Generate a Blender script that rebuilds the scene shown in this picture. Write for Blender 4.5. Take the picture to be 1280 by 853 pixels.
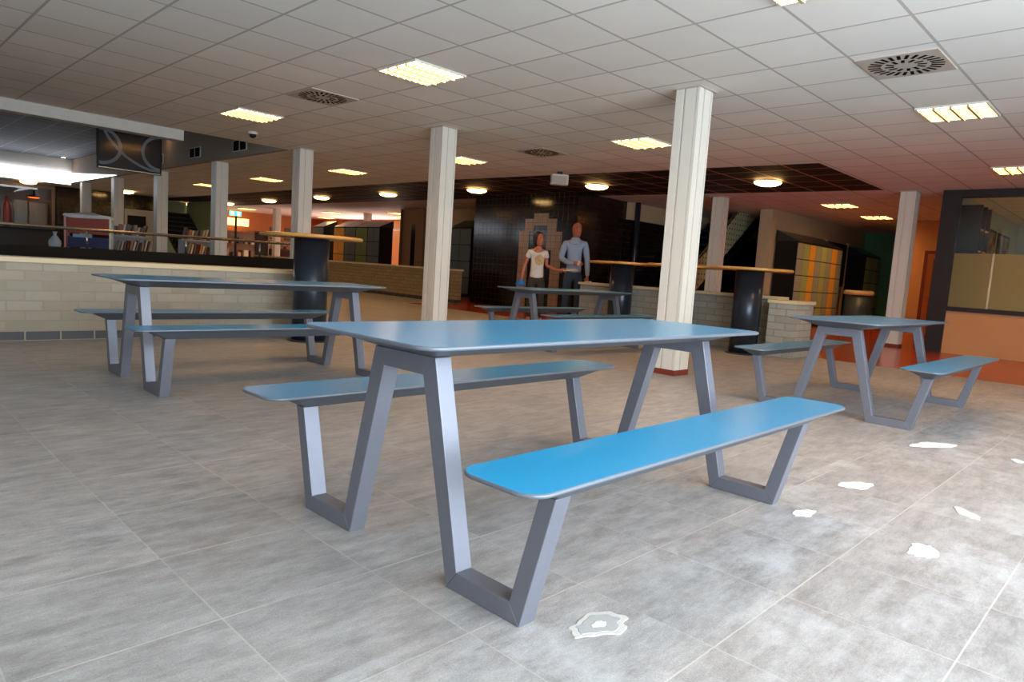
import bpy, bmesh, math, random
from mathutils import Vector, Matrix
random.seed(7)
S = bpy.context.scene
COL = S.collection
for o in list(bpy.data.objects): bpy.data.objects.remove(o)

# ------------------------------------------------------------------ camera
A, PITCH, ROLL, F, HC = 0.7998, -0.1044, 0.0659, 851.0, 1.0072
def _dir(v): return Vector((v[0]*math.cos(A)+v[1]*math.sin(A), -v[0]*math.sin(A)+v[1]*math.cos(A), v[2]))
_cp, _sp, _cr, _sr = math.cos(PITCH), math.sin(PITCH), math.cos(ROLL), math.sin(ROLL)
_f = Vector((0,_cp,_sp)); _u = Vector((0,-_sp,_cp)); _r = Vector((1,0,0))
_r2 = _dir(_cr*_r+_sr*_u); _u2 = _dir(-_sr*_r+_cr*_u); _f2 = _dir(_f)
cd = bpy.data.cameras.new('camera'); cam = bpy.data.objects.new('camera', cd); COL.objects.link(cam)
m = Matrix.Identity(4)
for i in range(3): m[i][0], m[i][1], m[i][2] = _r2[i], _u2[i], -_f2[i]
m[2][3] = HC; cam.matrix_world = m
cd.sensor_width = 36; cd.lens = F/1280*36; cd.clip_start = .05; cd.clip_end = 200
S.camera = cam

# ------------------------------------------------------------------ light
EXPOSURE = 0.0
SKY = 0.9
DAY_W = 800
LAMP = 36.0
GLOBE = 14.0
S.view_settings.view_transform = 'Standard'; S.view_settings.look = 'None'
S.view_settings.exposure = EXPOSURE; S.view_settings.gamma = 1; S.view_settings.use_curve_mapping = False
w = bpy.data.worlds.new('sky'); S.world = w; w.use_nodes = True
w.node_tree.nodes['Background'].inputs[0].default_value = (.72,.85,1,1)
w.node_tree.nodes['Background'].inputs[1].default_value = SKY
def area(name, loc, target, sx, sy, power, col):
    l = bpy.data.lights.new(name,'AREA'); l.shape='RECTANGLE'; l.size=sx; l.size_y=sy; l.energy=power; l.color=col
    o = bpy.data.objects.new(name,l); COL.objects.link(o); o.location = loc
    o.rotation_euler = (Vector(target)-Vector(loc)).to_track_quat('-Z','Y').to_euler(); return o
area('daylight', (2.3,-2.75,1.55), (2.8,4,1.1), 7.0, 2.6, DAY_W, (.74,.87,1))
area('library_daylight', (18.95,27.5,1.5), (14,27,2.4), 5.5, 1.9, 260, (1,.92,.78))
area('daylight', (-4.3,1.2,1.75), (3,2.0,.9), 4.0, 2.0, 25, (.80,.91,1))

# ------------------------------------------------------------------ materials
def lin(c):
    return tuple((x/255/12.92 if x/255<=.04045 else ((x/255+.055)/1.055)**2.4) for x in c)+(1,)
MATS = {}
def mat(name, col, rough=.5, metal=0, var=.08, scale=8, bump=0, spec=.5, emit=0, trans=0, bscale=None, coat=0, ecol=None):
    if name in MATS: return MATS[name]
    m = bpy.data.materials.new(name); m.use_nodes = True; nt = m.node_tree; b = nt.nodes['Principled BSDF']
    c = lin(col)
    tc = nt.nodes.new('ShaderNodeTexCoord'); nz = nt.nodes.new('ShaderNodeTexNoise'); nz.inputs['Scale'].default_value = scale; nz.inputs['Detail'].default_value = 5
    nt.links.new(tc.outputs['Object'], nz.inputs['Vector'])
    mx = nt.nodes.new('ShaderNodeMix'); mx.data_type='RGBA'
    mx.inputs[6].default_value = tuple(x*(1-var) for x in c[:3])+(1,); mx.inputs[7].default_value = tuple(min(1,x*(1+var)) for x in c[:3])+(1,)
    nt.links.new(nz.outputs['Fac'], mx.inputs[0]); nt.links.new(mx.outputs[2], b.inputs['Base Color'])
    b.inputs['Roughness'].default_value = rough; b.inputs['Metallic'].default_value = metal
    b.inputs['Specular IOR Level'].default_value = spec; b.inputs['Coat Weight'].default_value = coat
    b.inputs['Coat Roughness'].default_value = .26
    if trans: b.inputs['Transmission Weight'].default_value = trans
    if emit:
        b.inputs['Emission Color'].default_value = lin(ecol or col); b.inputs['Emission Strength'].default_value = emit
    if bump:
        n2 = nt.nodes.new('ShaderNodeTexNoise'); n2.inputs['Scale'].default_value = bscale or scale*6; n2.inputs['Detail'].default_value = 4
        nt.links.new(tc.outputs['Object'], n2.inputs['Vector'])
        bp = nt.nodes.new('ShaderNodeBump'); bp.inputs['Strength'].default_value = bump; bp.inputs['Distance'].default_value = .01
        nt.links.new(n2.outputs['Fac'], bp.inputs['Height']); nt.links.new(bp.outputs['Normal'], b.inputs['Normal'])
    MATS[name] = m; return m

class NT:
    def __init__(s, name):
        s.m = bpy.data.materials.new(name); s.m.use_nodes = True; s.t = s.m.node_tree; s.b = s.t.nodes['Principled BSDF']; MATS[name] = s.m
    def n(s, kind, **kw):
        x = s.t.nodes.new(kind)
        for k,v in kw.items(): setattr(x,k,v)
        return x
    def l(s, a, b): s.t.links.new(a,b)
    def math(s, op, a, b=None):
        x = s.n('ShaderNodeMath', operation=op)
        for i,v in enumerate((a,b)):
            if v is None: continue
            if isinstance(v,(int,float)): x.inputs[i].default_value = v
            else: s.l(v, x.inputs[i])
        return x.outputs[0]
    def mix(s, fac, a, b):
        x = s.n('ShaderNodeMix', data_type='RGBA')
        for i,v in ((0,fac),(6,a),(7,b)):
            if isinstance(v,(int,float,tuple)): x.inputs[i].default_value = v
            else: s.l(v, x.inputs[i])
        return x.outputs[2]
def grid_fac(t, px, py, pitchx, pitchy, wline, sx=1.0):
    """1 on the joint lines of a square grid"""
    outs = []
    for c,(off,p) in zip('XY',((px,pitchx),(py,pitchy))):
        v = t.math('DIVIDE', t.math('SUBTRACT', t.sep.outputs[c], off), p)
        fr = t.math('FRACT', v)
        d = t.math('MINIMUM', fr, t.math('SUBTRACT', 1.0, fr))
        outs.append(t.math('MULTIPLY', t.math('LESS_THAN', t.math('MULTIPLY', d, p), wline/2), sx if c=='X' else 1.0))
    return t.math('MAXIMUM', outs[0], outs[1])
def world_sep(t):
    g = t.n('ShaderNodeNewGeometry'); t.sep = t.n('ShaderNodeSeparateXYZ'); t.l(g.outputs['Position'], t.sep.inputs[0]); return g.outputs['Position']

# floor tiles
def floor_mat():
    t = NT('floor_tile'); pos = world_sep(t)
    P = .482; OX, OY = .275, .33
    gq = grid_fac(t, OX, OY, P, P, .005, .6)
    ng = t.n('ShaderNodeTexNoise'); ng.inputs['Scale'].default_value = 2.3; ng.inputs['Detail'].default_value = 3; t.l(pos, ng.inputs['Vector'])
    rg_ = t.n('ShaderNodeValToRGB'); rg_.color_ramp.elements[0].position=.38; rg_.color_ramp.elements[1].position=.62; t.l(ng.outputs['Fac'], rg_.inputs[0])
    g = t.math('MULTIPLY', gq, t.math('ADD', .3, t.math('MULTIPLY', rg_.outputs[0], .55)))
    # per tile shade
    cx = t.math('FLOOR', t.math('DIVIDE', t.math('SUBTRACT', t.sep.outputs['X'], OX), P))
    cy = t.math('FLOOR', t.math('DIVIDE', t.math('SUBTRACT', t.sep.outputs['Y'], OY), P))
    cb = t.n('ShaderNodeCombineXYZ'); t.l(cx, cb.inputs[0]); t.l(cy, cb.inputs[1])
    wn = t.n('ShaderNodeTexWhiteNoise', noise_dimensions='3D'); t.l(cb.outputs[0], wn.inputs['Vector'])
    n1 = t.n('ShaderNodeTexNoise'); n1.inputs['Scale'].default_value = 8.5; n1.inputs['Detail'].default_value = 12; n1.inputs['Roughness'].default_value = .78
    mp = t.n('ShaderNodeMapping'); mp.inputs['Scale'].default_value = (.5,1.4,1)
    ad = t.n('ShaderNodeVectorMath', operation='MULTIPLY_ADD'); t.l(cb.outputs[0], ad.inputs[0]); ad.inputs[1].default_value = (3.7,5.1,0); t.l(pos, ad.inputs[2])
    t.l(ad.outputs[0], mp.inputs[0]); t.l(mp.outputs[0], n1.inputs['Vector'])
    n2 = t.n('ShaderNodeTexNoise'); n2.inputs['Scale'].default_value = 170; n2.inputs['Detail'].default_value = 3; t.l(pos, n2.inputs['Vector'])
    ramp = t.n('ShaderNodeValToRGB'); ramp.color_ramp.elements[0].position = .3; ramp.color_ramp.elements[1].position = .72
    ramp.color_ramp.elements[0].color = lin((126,120,115)); ramp.color_ramp.elements[1].color = lin((188,182,177)); t.l(n1.outputs['Fac'], ramp.inputs[0])
    sh = t.math('ADD', .9, t.math('MULTIPLY', wn.outputs['Value'], .12))
    sp = t.math('ADD', .72, t.math('MULTIPLY', n2.outputs['Fac'], .56))
    m1 = t.n('ShaderNodeVectorMath', operation='SCALE'); t.l(ramp.outputs[0], m1.inputs[0]); t.l(t.math('MULTIPLY', sh, sp), m1.inputs['Scale'])
    col = t.mix(g, m1.outputs[0], lin((196,188,176)))
    # dust and plaster smears of their own shape along the right hand side
    n3 = t.n('ShaderNodeTexNoise'); n3.inputs['Scale'].default_value = 1.7; n3.inputs['Detail'].default_value = 7; n3.inputs['Roughness'].default_value = .7; t.l(pos, n3.inputs['Vector'])
    mask = t.math('GREATER_THAN', 1.35, t.sep.outputs['Y'])
    r3 = t.n('ShaderNodeValToRGB'); r3.color_ramp.elements[0].position = .5; r3.color_ramp.elements[1].position = .72; t.l(n3.outputs['Fac'], r3.inputs[0])
    col = t.mix(t.math('MULTIPLY', t.math('MULTIPLY', r3.outputs[0], .5), mask), col, lin((214,214,214)))
    t.l(col, t.b.inputs['Base Color'])
    t.l(t.math('ADD', .36, t.math('MULTIPLY', n1.outputs['Fac'], .2)), t.b.inputs['Roughness'])
    bp = t.n('ShaderNodeBump'); bp.inputs['Strength'].default_value = .25; bp.inputs['Distance'].default_value = .004
    t.l(t.math('SUBTRACT', n2.outputs['Fac'], g), bp.inputs['Height']); t.l(bp.outputs[0], t.b.inputs['Normal'])
    return t.m
CX0, CY0, CGX, CGY = 4.12, 1.60, .675, .66
def ceiling_mat(name, panel, line, wline, rough=.9, var=.06):
    t = NT(name); pos = world_sep(t)
    g = grid_fac(t, CX0, CY0, CGX, CGY, wline)
    cx = t.math('FLOOR', t.math('DIVIDE', t.math('SUBTRACT', t.sep.outputs['X'], CX0), CGX))
    cy = t.math('FLOOR', t.math('DIVIDE', t.math('SUBTRACT', t.sep.outputs['Y'], CY0), CGY))
    cb = t.n('ShaderNodeCombineXYZ'); t.l(cx, cb.inputs[0]); t.l(cy, cb.inputs[1])
    wn = t.n('ShaderNodeTexWhiteNoise', noise_dimensions='3D'); t.l(cb.outputs[0], wn.inputs['Vector'])
    n1 = t.n('ShaderNodeTexNoise'); n1.inputs['Scale'].default_value = 1.5; n1.inputs['Detail'].default_value = 4; t.l(pos, n1.inputs['Vector'])
    m1 = t.n('ShaderNodeVectorMath', operation='SCALE'); m1.inputs[0].default_value = lin(panel)[:3]
    t.l(t.math('MULTIPLY', t.math('ADD', 1-var/2, t.math('MULTIPLY', wn.outputs['Value'], var)), t.math('ADD', .93, t.math('MULTIPLY', n1.outputs['Fac'], .14))), m1.inputs['Scale'])
    t.l(t.mix(g, m1.outputs[0], lin(line)), t.b.inputs['Base Color']); t.b.inputs['Roughness'].default_value = rough
    t.b.inputs['Specular IOR Level'].default_value = .25
    bp = t.n('ShaderNodeBump'); bp.inputs['Strength'].default_value = .6; bp.inputs['Distance'].default_value = .01
    t.l(g, bp.inputs['Height']); t.l(bp.outputs[0], t.b.inputs['Normal'])
    return t.m
def brick_mat(name, c1, c2, mortar, bw=.30, bh=.098, dark_row=None, ms=.008, rough=.85, bump=.5, off=.5):
    t = NT(name); pos = world_sep(t)
    cb = t.n('ShaderNodeCombineXYZ'); t.l(t.math('ADD', t.sep.outputs['X'], t.sep.outputs['Y']), cb.inputs[0]); t.l(t.sep.outputs['Z'], cb.inputs[1])
    br = t.n('ShaderNodeTexBrick'); br.offset = off; t.l(cb.outputs[0], br.inputs['Vector'])
    br.inputs['Color1'].default_value = lin(c1); br.inputs['Color2'].default_value = lin(c2); br.inputs['Mortar'].default_value = lin(mortar)
    br.inputs['Scale'].default_value = 1; br.inputs['Mortar Size'].default_value = ms; br.inputs['Mortar Smooth'].default_value = .2
    br.inputs['Brick Width'].default_value = bw; br.inputs['Row Height'].default_value = bh
    nz = t.n('ShaderNodeTexNoise'); nz.inputs['Scale'].default_value = 14; nz.inputs['Detail'].default_value = 9; nz.inputs['Roughness'].default_value=.7; t.l(pos, nz.inputs['Vector'])
    col = t.mix(t.math('MULTIPLY', nz.outputs['Fac'], .55), br.outputs['Color'], tuple(x*.6 for x in lin(c1)[:3])+(1,))
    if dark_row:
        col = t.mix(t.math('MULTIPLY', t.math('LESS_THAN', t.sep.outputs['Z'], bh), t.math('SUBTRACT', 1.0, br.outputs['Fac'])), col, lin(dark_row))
    t.l(col, t.b.inputs['Base Color']); t.b.inputs['Roughness'].default_value = rough
    bp = t.n('ShaderNodeBump'); bp.inputs['Strength'].default_value = bump; bp.inputs['Distance'].default_value = .01
    t.l(t.math('SUBTRACT', t.math('MULTIPLY', nz.outputs['Fac'], .4), br.outputs['Fac']), bp.inputs['Height']); t.l(bp.outputs[0], t.b.inputs['Normal'])
    return t.m
M_floor = floor_mat()
M_ceil = ceiling_mat('ceiling_panels', (232,226,217), (186,178,170), .024)
M_dark = ceiling_mat('dark_ceiling_panels', (18,14,13), (200,140,116), .03, .7, .3)
M_void = ceiling_mat('grey_ceiling_panels', (74,76,82), (150,152,156), .03, .6)
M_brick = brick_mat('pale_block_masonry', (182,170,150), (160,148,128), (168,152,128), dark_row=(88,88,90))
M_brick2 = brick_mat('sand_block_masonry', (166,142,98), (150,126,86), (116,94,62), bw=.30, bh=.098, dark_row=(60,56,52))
M_brick3 = brick_mat('grey_block_masonry', (178,170,154), (156,148,136), (140,132,118), bw=.3, bh=.1)
M_tile = brick_mat('dark_glazed_tile', (26,17,15), (34,24,21), (66,48,42), bw=.16, bh=.16, ms=.006, rough=.12, bump=.15, off=0)
M_ptile = brick_mat('beige_glazed_tile', (176,146,118), (168,138,110), (120,98,80), bw=.16, bh=.16, ms=.006, rough=.2, bump=.15, off=0)
M_red = mat('red_linoleum', (178,64,32), .22, var=.1, scale=3)
M_blue = mat('blue_laminate', (14,150,200), .4, var=.03, scale=3, bump=.03, bscale=300, coat=.9)
M_edge = mat('grey_lacquered_edge', (104,110,118), .35, .2, var=.05, scale=20)
M_steel = mat('silver_powder_coated_steel', (116,116,124), .42, .35, var=.05, scale=30, bump=.02, bscale=500)
M_under = mat('grey_underside', (88,92,98), .5, .2)
M_white = mat('offwhite_painted_metal', (222,214,200), .4, var=.03, scale=2)
M_trimw = mat('white_plaster', (196,190,180), .8)
M_cap = mat('cream_wall_cap', (214,190,146), .45, var=.06, scale=5)
M_black = mat('black_matt', (14,11,9), .5, spec=.3)
M_blackg = mat('black_gloss', (12,12,14), .12)
M_drum = mat('dark_grey_metal', (44,50,60), .28, .4)
M_wood = mat('oiled_wood', (196,140,70), .3, var=.18, scale=6)
M_woodp = mat('pale_wood_panel', (206,150,96), .5, var=.08, scale=2)
M_orange = mat('orange_brown_paint', (170,96,44), .7)
M_beige = mat('beige_paint', (190,168,134), .8)
M_green = mat('green_paint', (96,164,126), .8)
M_lblue = mat('pale_blue_paint', (186,210,208), .8)
M_chrome = mat('brushed_steel', (170,160,140), .25, .9)
M_plinth = mat('red_brown_plinth', (120,50,30), .5)
M_hole = mat('dark_slot', (8,7,7), .95, spec=.1)
M_vent = mat('beige_vent_plate', (186,172,158), .6)
M_lamp = mat('lit_diffuser', (255,214,150), .5, emit=LAMP, ecol=(255,200,132))
M_globe = mat('lit_opal_glass', (255,214,150), .4, emit=GLOBE, ecol=(255,204,128))
M_louv = mat('louvre_blades', (178,164,138), .7, spec=.2)
M_spot = mat('lit_spot', (255,220,180), .5, emit=30, ecol=(255,210,160))
M_clere = mat('daylit_clerestory', (255,255,255), .5, emit=5, ecol=(235,242,255))
M_glass = mat('clear_glass', (255,255,255), .02, trans=1, var=0)
def frosted():
    t = NT('frosted_film'); t.b.inputs['Base Color'].default_value = lin((206,200,160)); t.b.inputs['Roughness'].default_value = .5
    t.b.inputs['Transmission Weight'].default_value = .75
    nz = t.n('ShaderNodeTexNoise'); nz.inputs['Scale'].default_value = 1; t.l(t.mix(t.math('MULTIPLY', nz.outputs['Fac'], .2), lin((214,196,128)), lin((196,176,108))), t.b.inputs['Base Color']); return t.m
M_frost = frosted()

# ------------------------------------------------------------------ mesh helpers
class MB:
    def __init__(s): s.v=[]; s.f=[]; s.mi=[]; s.sm=[]
    def add(s, vs, fs, mi=0, smooth=False):
        k=len(s.v); s.v += [tuple(v) for v in vs]; s.f += [tuple(k+i for i in f) for f in fs]; s.mi += [mi]*len(fs); s.sm += [smooth]*len(fs); return s
    def box(s, x0,x1,y0,y1,z0,z1, mi=0):
        v=[(x,y,z) for z in (z0,z1) for y in (y0,y1) for x in (x0,x1)]
        return s.add(v, [(0,2,3,1),(4,5,7,6),(0,1,5,4),(2,6,7,3),(0,4,6,2),(1,3,7,5)], mi)
    def prism(s, pts, a0, a1, axis='z', mi=0, smooth=False, mi_top=None):
        """polygon pts (2D, ccw) extruded along axis"""
        n=len(pts)
        def P(p,a):
            return {'z':(p[0],p[1],a),'x':(a,p[0],p[1]),'y':(p[0],a,p[1])}[axis]
        v=[P(p,a0) for p in pts]+[P(p,a1) for p in pts]
        s.add(v,[(i,(i+1)%n,n+(i+1)%n,n+i) for i in range(n)],mi,smooth)
        s.add([],[],mi)
        k=len(s.v)-2*n
        s.f += [tuple(k+i for i in reversed(range(n))), tuple(k+n+i for i in range(n))]; s.mi += [mi, mi if mi_top is None else mi_top]; s.sm += [False,False]
        return s
    def loft(s, rings, mi=0, smooth=False, cap=True, mi_cap=None):
        n=len(rings[0]); k=len(s.v)
        for r in rings: s.v += [tuple(p) for p in r]
        for j in range(len(rings)-1):
            for i in range(n):
                s.f.append((k+j*n+i,k+j*n+(i+1)%n,k+(j+1)*n+(i+1)%n,k+(j+1)*n+i)); s.mi.append(mi); s.sm.append(smooth)
        if cap:
            s.f.append(tuple(k+i for i in reversed(range(n)))); s.f.append(tuple(k+(len(rings)-1)*n+i for i in range(n))); s.mi += [mi, mi if mi_cap is None else mi_cap]; s.sm += [False,False]
        return s
    def lathe(s, prof, cx=0, cy=0, n=32, mi=0, cap=True):
        return s.loft([[(cx+r*math.cos(2*math.pi*i/n), cy+r*math.sin(2*math.pi*i/n), z) for i in range(n)] for r,z in prof], mi, True, cap)
    def tube(s, pts, r, n=10, mi=0):
        pts=[Vector(p) for p in pts]; rings=[]
        rr = r if isinstance(r,(list,tuple)) else [r]*len(pts)
        for i,p in enumerate(pts):
            d=(pts[min(i+1,len(pts)-1)]-pts[max(i-1,0)]).normalized()
            up=Vector((0,0,1)) if abs(d.z)<.95 else Vector((1,0,0))
            a=d.cross(up).normalized(); b=a.cross(d)
            rings.append([p+rr[i]*(math.cos(2*math.pi*k/n)*a+math.sin(2*math.pi*k/n)*b) for k in range(n)])
        return s.loft(rings, mi, True)
    def obj(s, name, mats, parent=None, loc=None, bevel=0, **props):
        me=bpy.data.meshes.new(name); me.from_pydata(s.v,[],s.f)
        if not isinstance(mats,(list,tuple)): mats=[mats]
        for m in mats: me.materials.append(m)
        me.polygons.foreach_set('material_index', s.mi); me.polygons.foreach_set('use_smooth', s.sm)
        bm=bmesh.new(); bm.from_mesh(me); bmesh.ops.recalc_face_normals(bm, faces=bm.faces); bm.to_mesh(me); bm.free()
        me.update(); o=bpy.data.objects.new(name, me); COL.objects.link(o)
        if parent: o.parent=parent
        if loc: o.location=loc
        if bevel:
            b=o.modifiers.new('bevel','BEVEL'); b.width=bevel; b.segments=2; b.limit_method='ANGLE'; b.angle_limit=math.radians(40)
        for k,v in props.items(): o[k]=v
        return o
def thing(name, label, cat, loc=(0,0,0), rz=0, group=None):
    o=bpy.data.objects.new(name,None); COL.objects.link(o); o.location=loc; o.rotation_euler=(0,0,rz); o.empty_display_size=.2
    o['label']=label; o['category']=cat
    if group: o['group']=group
    return o
def tag(o, label, cat, group=None):
    o['label']=label; o['category']=cat
    if group: o['group']=group
    return o
def dup(root, label, loc=None, rz=None):
    r=root.copy(); COL.objects.link(r); r['label']=label
    if loc: r.location=loc
    if rz is not None: r.rotation_euler=(0,0,rz)
    for ch in list(root.children):
        c=ch.copy(); COL.objects.link(c); c.parent=r
        for g in list(ch.children):
            d=g.copy(); COL.objects.link(d); d.parent=c
    return r
def struct(name, mb, m, **k): return mb.obj(name, m, kind='structure', **k)
def rrect(x0,x1,y0,y1,r,n=8):
    pts=[]
    for cx,cy,a0 in ((x1-r,y1-r,0),(x0+r,y1-r,90),(x0+r,y0+r,180),(x1-r,y0+r,270)):
        for i in range(n+1):
            a=math.radians(a0+90*i/n); pts.append((cx+r*math.cos(a),cy+r*math.sin(a)))
    return pts

# ------------------------------------------------------------------ room shell
H = 2.978
RX = 10.37                                    # red floor starts here
struct('floor', MB().prism([(-5,-3),(RX,-3),(RX,13.9),(12.0,13.9),(12.0,31),(-5,31)],-.1,0), M_floor)
struct('floor', MB().prism([(RX,-3),(27,-3),(27,34),(12.0,34),(12.0,13.9),(RX,13.9)],-.1,0), M_red)
# main ceiling around the dark band and the raised well
c = MB()
for poly in ([(-5,-3),(11.05,-3),(11.05,4.3),(10.35,12.35),(-5,12.35)],
             [(6.35,12.35),(10.35,12.35),(10.0,34),(6.35,34)],
             [(11.05,-3),(27,-3),(27,4.3),(11.05,4.3)],
             [(14.35,4.3),(27,4.3),(27,34),(12.75,34),(13.5,13.4)],
             [(-5,27.6),(6.35,27.6),(6.35,34),(-5,34)]): c.prism(poly, H, H+.08)
struct('ceiling', c, M_ceil)
struct('ceiling', MB().prism([(11.05,4.3),(14.35,4.3),(13.5,13.4),(12.75,34),(10.0,34),(10.35,12.35)], H+.001, H+.079), M_dark)
struct('ceiling', MB().box(-5,6.35,12.35,27.7,3.75,3.83), M_void)
struct('trim_1', MB().box(-5,4.43,12.35,12.6,2.81,H), M_trimw)                    # drop beam at the edge of the white ceiling
struct('trim_2', MB().box(6.25,6.35,12.36,27.6,H-.002,3.75), mat('beige_plaster',(150,132,114),.8))                 # bulkhead with the vents
struct('trim_3', MB().box(-5,6.25,27.6,27.7,3.3,3.75), M_trimw)
struct('window_1', MB().box(-5,6.2,27.5,27.56,H-.08,3.3), M_clere)
struct('window_6', MB().prism([(22.6,H+.01),(27.6,H+.01),(27.6,3.3)],6.235,6.248,'x'), M_clere)
# outer walls
struct('wall_far', MB().box(-5,27,34,34.1,0,H), M_beige)
struct('wall_east', MB().box(27,27.1,-3,34,0,H), M_beige)
lw = MB().box(-5.1,-5,-3,34,0,.25).box(-5.1,-5,-3,-1.4,.25,H).box(-5.1,-5,5.8,34,.25,3.8).box(-5.1,-5,-1.4,5.8,2.85,H); struct('wall_west', lw, M_trimw)
fw = MB().box(-5,-1.5,-3.1,-3,0,H+.1).box(5.3,27,-3.1,-3,0,H+.1).box(-1.5,5.3,-3.1,-3,2.9,H+.1).box(-1.5,5.3,-3.1,-3,0,.12); struct('wall_facade', fw, M_trimw)
wf = MB()
for x in (-1.5,.75,3.0,5.23): wf.box(x,x+.07,-3.08,-3.0,.12,2.9)
struct('window_2', wf, M_black)

# ------------------------------------------------------------------ low masonry walls
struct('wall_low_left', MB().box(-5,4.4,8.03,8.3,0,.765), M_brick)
struct('trim_4', MB().box(-5,4.42,8.0,8.36,.765,.82), M_cap, bevel=.008)
par = MB(); par.add([(-5,9.2,0),(5.0,9.2,0),(5.0,9.55,0),(-5,9.55,0),(-5,9.2,.86),(5.0,9.2,.95),(5.0,9.55,.95),(-5,9.55,.86)],[(3,2,1,0),(4,5,6,7),(0,1,5,4),(1,2,6,5),(2,3,7,6),(3,0,4,7)])
struct('wall_parapet', par, mat('dark_brown_parapet',(30,24,18),.8,spec=.1))
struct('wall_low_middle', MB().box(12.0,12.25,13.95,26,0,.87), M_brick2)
struct('trim_5', MB().box(11.96,12.29,13.92,26,.87,.92), M_cap, bevel=.008)
struct('wall_low_right', MB().box(10.02,10.3,4.25,8.05,0,.82), M_brick3)
struct('trim_6', MB().box(9.98,10.34,4.25,8.08,.82,.865), M_cap, bevel=.008)
struct('wall_low_pier', MB().box(9.66,10.34,3.88,4.25,0,.775), M_brick3)
struct('trim_7', MB().box(9.63,10.37,3.85,4.27,.775,.825), M_cap, bevel=.008)

# handrail on the parapet
t = thing('handrail','brushed steel handrail on thin posts above the dark parapet','handrail',(0,9.35,0))
MB().tube([(-4.9,0,1.10),(4.85,0,1.165)],.02).obj('rail',M_chrome,t)
for x in (-2.2,-.9,.4,1.2,2.27,3.4,4.4):
    MB().tube([(x,0,.86+.0088*(x+5)),(x,0,1.09+.0065*(x+5))],.012).obj('post',M_chrome,t)

# ------------------------------------------------------------------ columns
def column_proto(h, s=.135):
    t = thing('column','','column')
    g=.012; d=.02; q=.035
    # fluted box: a raised panel and grooves on every face
    def face(k):
        prof=[(-s,-s),(-q-g,-s),(-q-g,-s+d),(-q+g,-s+d),(-q+g,-s),(s*.72,-s),(s*.72,-s+d*.5),(s*.8,-s+d*.5),(s*.8,-s)]
        c_,s_=math.cos(k*math.pi/2),math.sin(k*math.pi/2)
        return [(x*c_-y*s_, x*s_+y*c_) for x,y in prof]
    pts=[]
    for k in range(4): pts+=face(k)
    MB().prism(pts,.06,h).obj('shaft',M_white,t)
    MB().box(-s-.006,s+.006,-s-.006,s+.006,0,.06).obj('plinth',M_plinth,t)
    f=MB()
    for a,b,c2,d2 in ((-s-.03,s+.03,-s-.03,-s-.002),(-s-.03,s+.03,s+.002,s+.03),(-s-.03,-s-.002,-s,s),(s+.002,s+.03,-s,s)): f.box(a,b,c2,d2,h-.01,h-.001)
    f.obj('ceiling_collar',M_vent,t)
    return t
cp = column_proto(H)
cols = [((6.45,3.86),'white fluted column with red-brown plinth just behind the nearest blue table'),
 ((6.45,7.92),'second white fluted column, its foot hidden by the nearest blue tabletop'),
 ((6.45,12.02),'white fluted column rising behind the left bar table'),
 ((6.45,15.78),'white fluted column between the stairs and the book display'),
 ((6.45,19.54),'white fluted column in front of the dark tiled wall, between book displays'),
 ((6.45,23.24),'white column with its left edge lit by the bright skylight, right of the red cart'),
 ((6.45,26.72),'white column rising directly behind the red cart'),
 ((14.7,3.94),'pinkish-lit white column beside the black framed office window'),
 ((14.7,7.86),'pale column in front of the steel staircase with perforated balustrade')]
for i,(c_,lb) in enumerate(cols):
    if i==0: cp.location=(c_[0],c_[1],0); cp['label']=lb
    else: dup(cp, lb, (c_[0],c_[1],0))

# ------------------------------------------------------------------ picnic tables
ZT=.715
def picnic():
    t = thing('picnic_table','','picnic table')
    def slab(name, x1, v0, v1, z, th, r, parent, wedge, bevel=.0):
        P=rrect(-x1,x1,v0,v1,r); Pi=rrect(-x1+.004,x1-.004,v0+.004,v1-.004,r-.003)
        m=MB()
        m.loft([[(a,b,z-th) for a,b in Pi],[(a,b,z-th+.004) for a,b in P],[(a,b,z-.004) for a,b in P],[(a,b,z-.0005) for a,b in Pi]],0,True,True,1)
        o=m.obj(name,[M_edge,M_blue],parent)
        (ux,va,vb,zb),(tx,tva,tvb)=wedge
        w_=MB().loft([[(a,b,zb) for a,b in rrect(-ux,ux,va,vb,.015)],[(a,b,z-th) for a,b in rrect(-tx,tx,tva,tvb,.04)]],0)
        w_.obj('support_frame',M_under,o)
        return o
    slab('tabletop',1.08,-.358,.358,.778,.014,.075,t,((.885,-.155,.155,ZT),(1.02,-.31,.31)))
    for s_ in (-1,1):
        a,b=sorted((s_*.506,s_*.793)); c1,c2=sorted((s_*.63,s_*.695)); d1,d2=sorted((s_*.54,s_*.765))
        slab('bench_seat',1.096,a,b,.478,.013,.07,t,((.885,c1,c2,.404),(1.02,d1,d2)))
    L,wd=.890,.066
    for e in (-1,1):
        x0,x1=(-L,-L+wd) if e<0 else (L-wd,L)
        MB().prism([(-.1635,ZT),(-.106,.652),(.106,.652),(.1635,ZT)],x0,x1,'x').obj('cross_bar',M_steel,t,bevel=.0025)
        for s_ in (-1,1):
            def part(n,pts): MB().prism([(s_*a,b) for a,b in pts],x0,x1,'x').obj(n,M_steel,t,bevel=.0025)
            part('table_leg',[(.1635,ZT),(.106,.652),(.2741,0),(.3193,.0613)])
            part('foot_bar',[(.2741,0),(.592,0),(.5472,.0613),(.3193,.0613)])
            part('bench_leg',[(.592,0),(.6934,.404),(.6359,.404),(.5472,.0613)])
    return t
pt = picnic()
def rot_local_v(): pass
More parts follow.
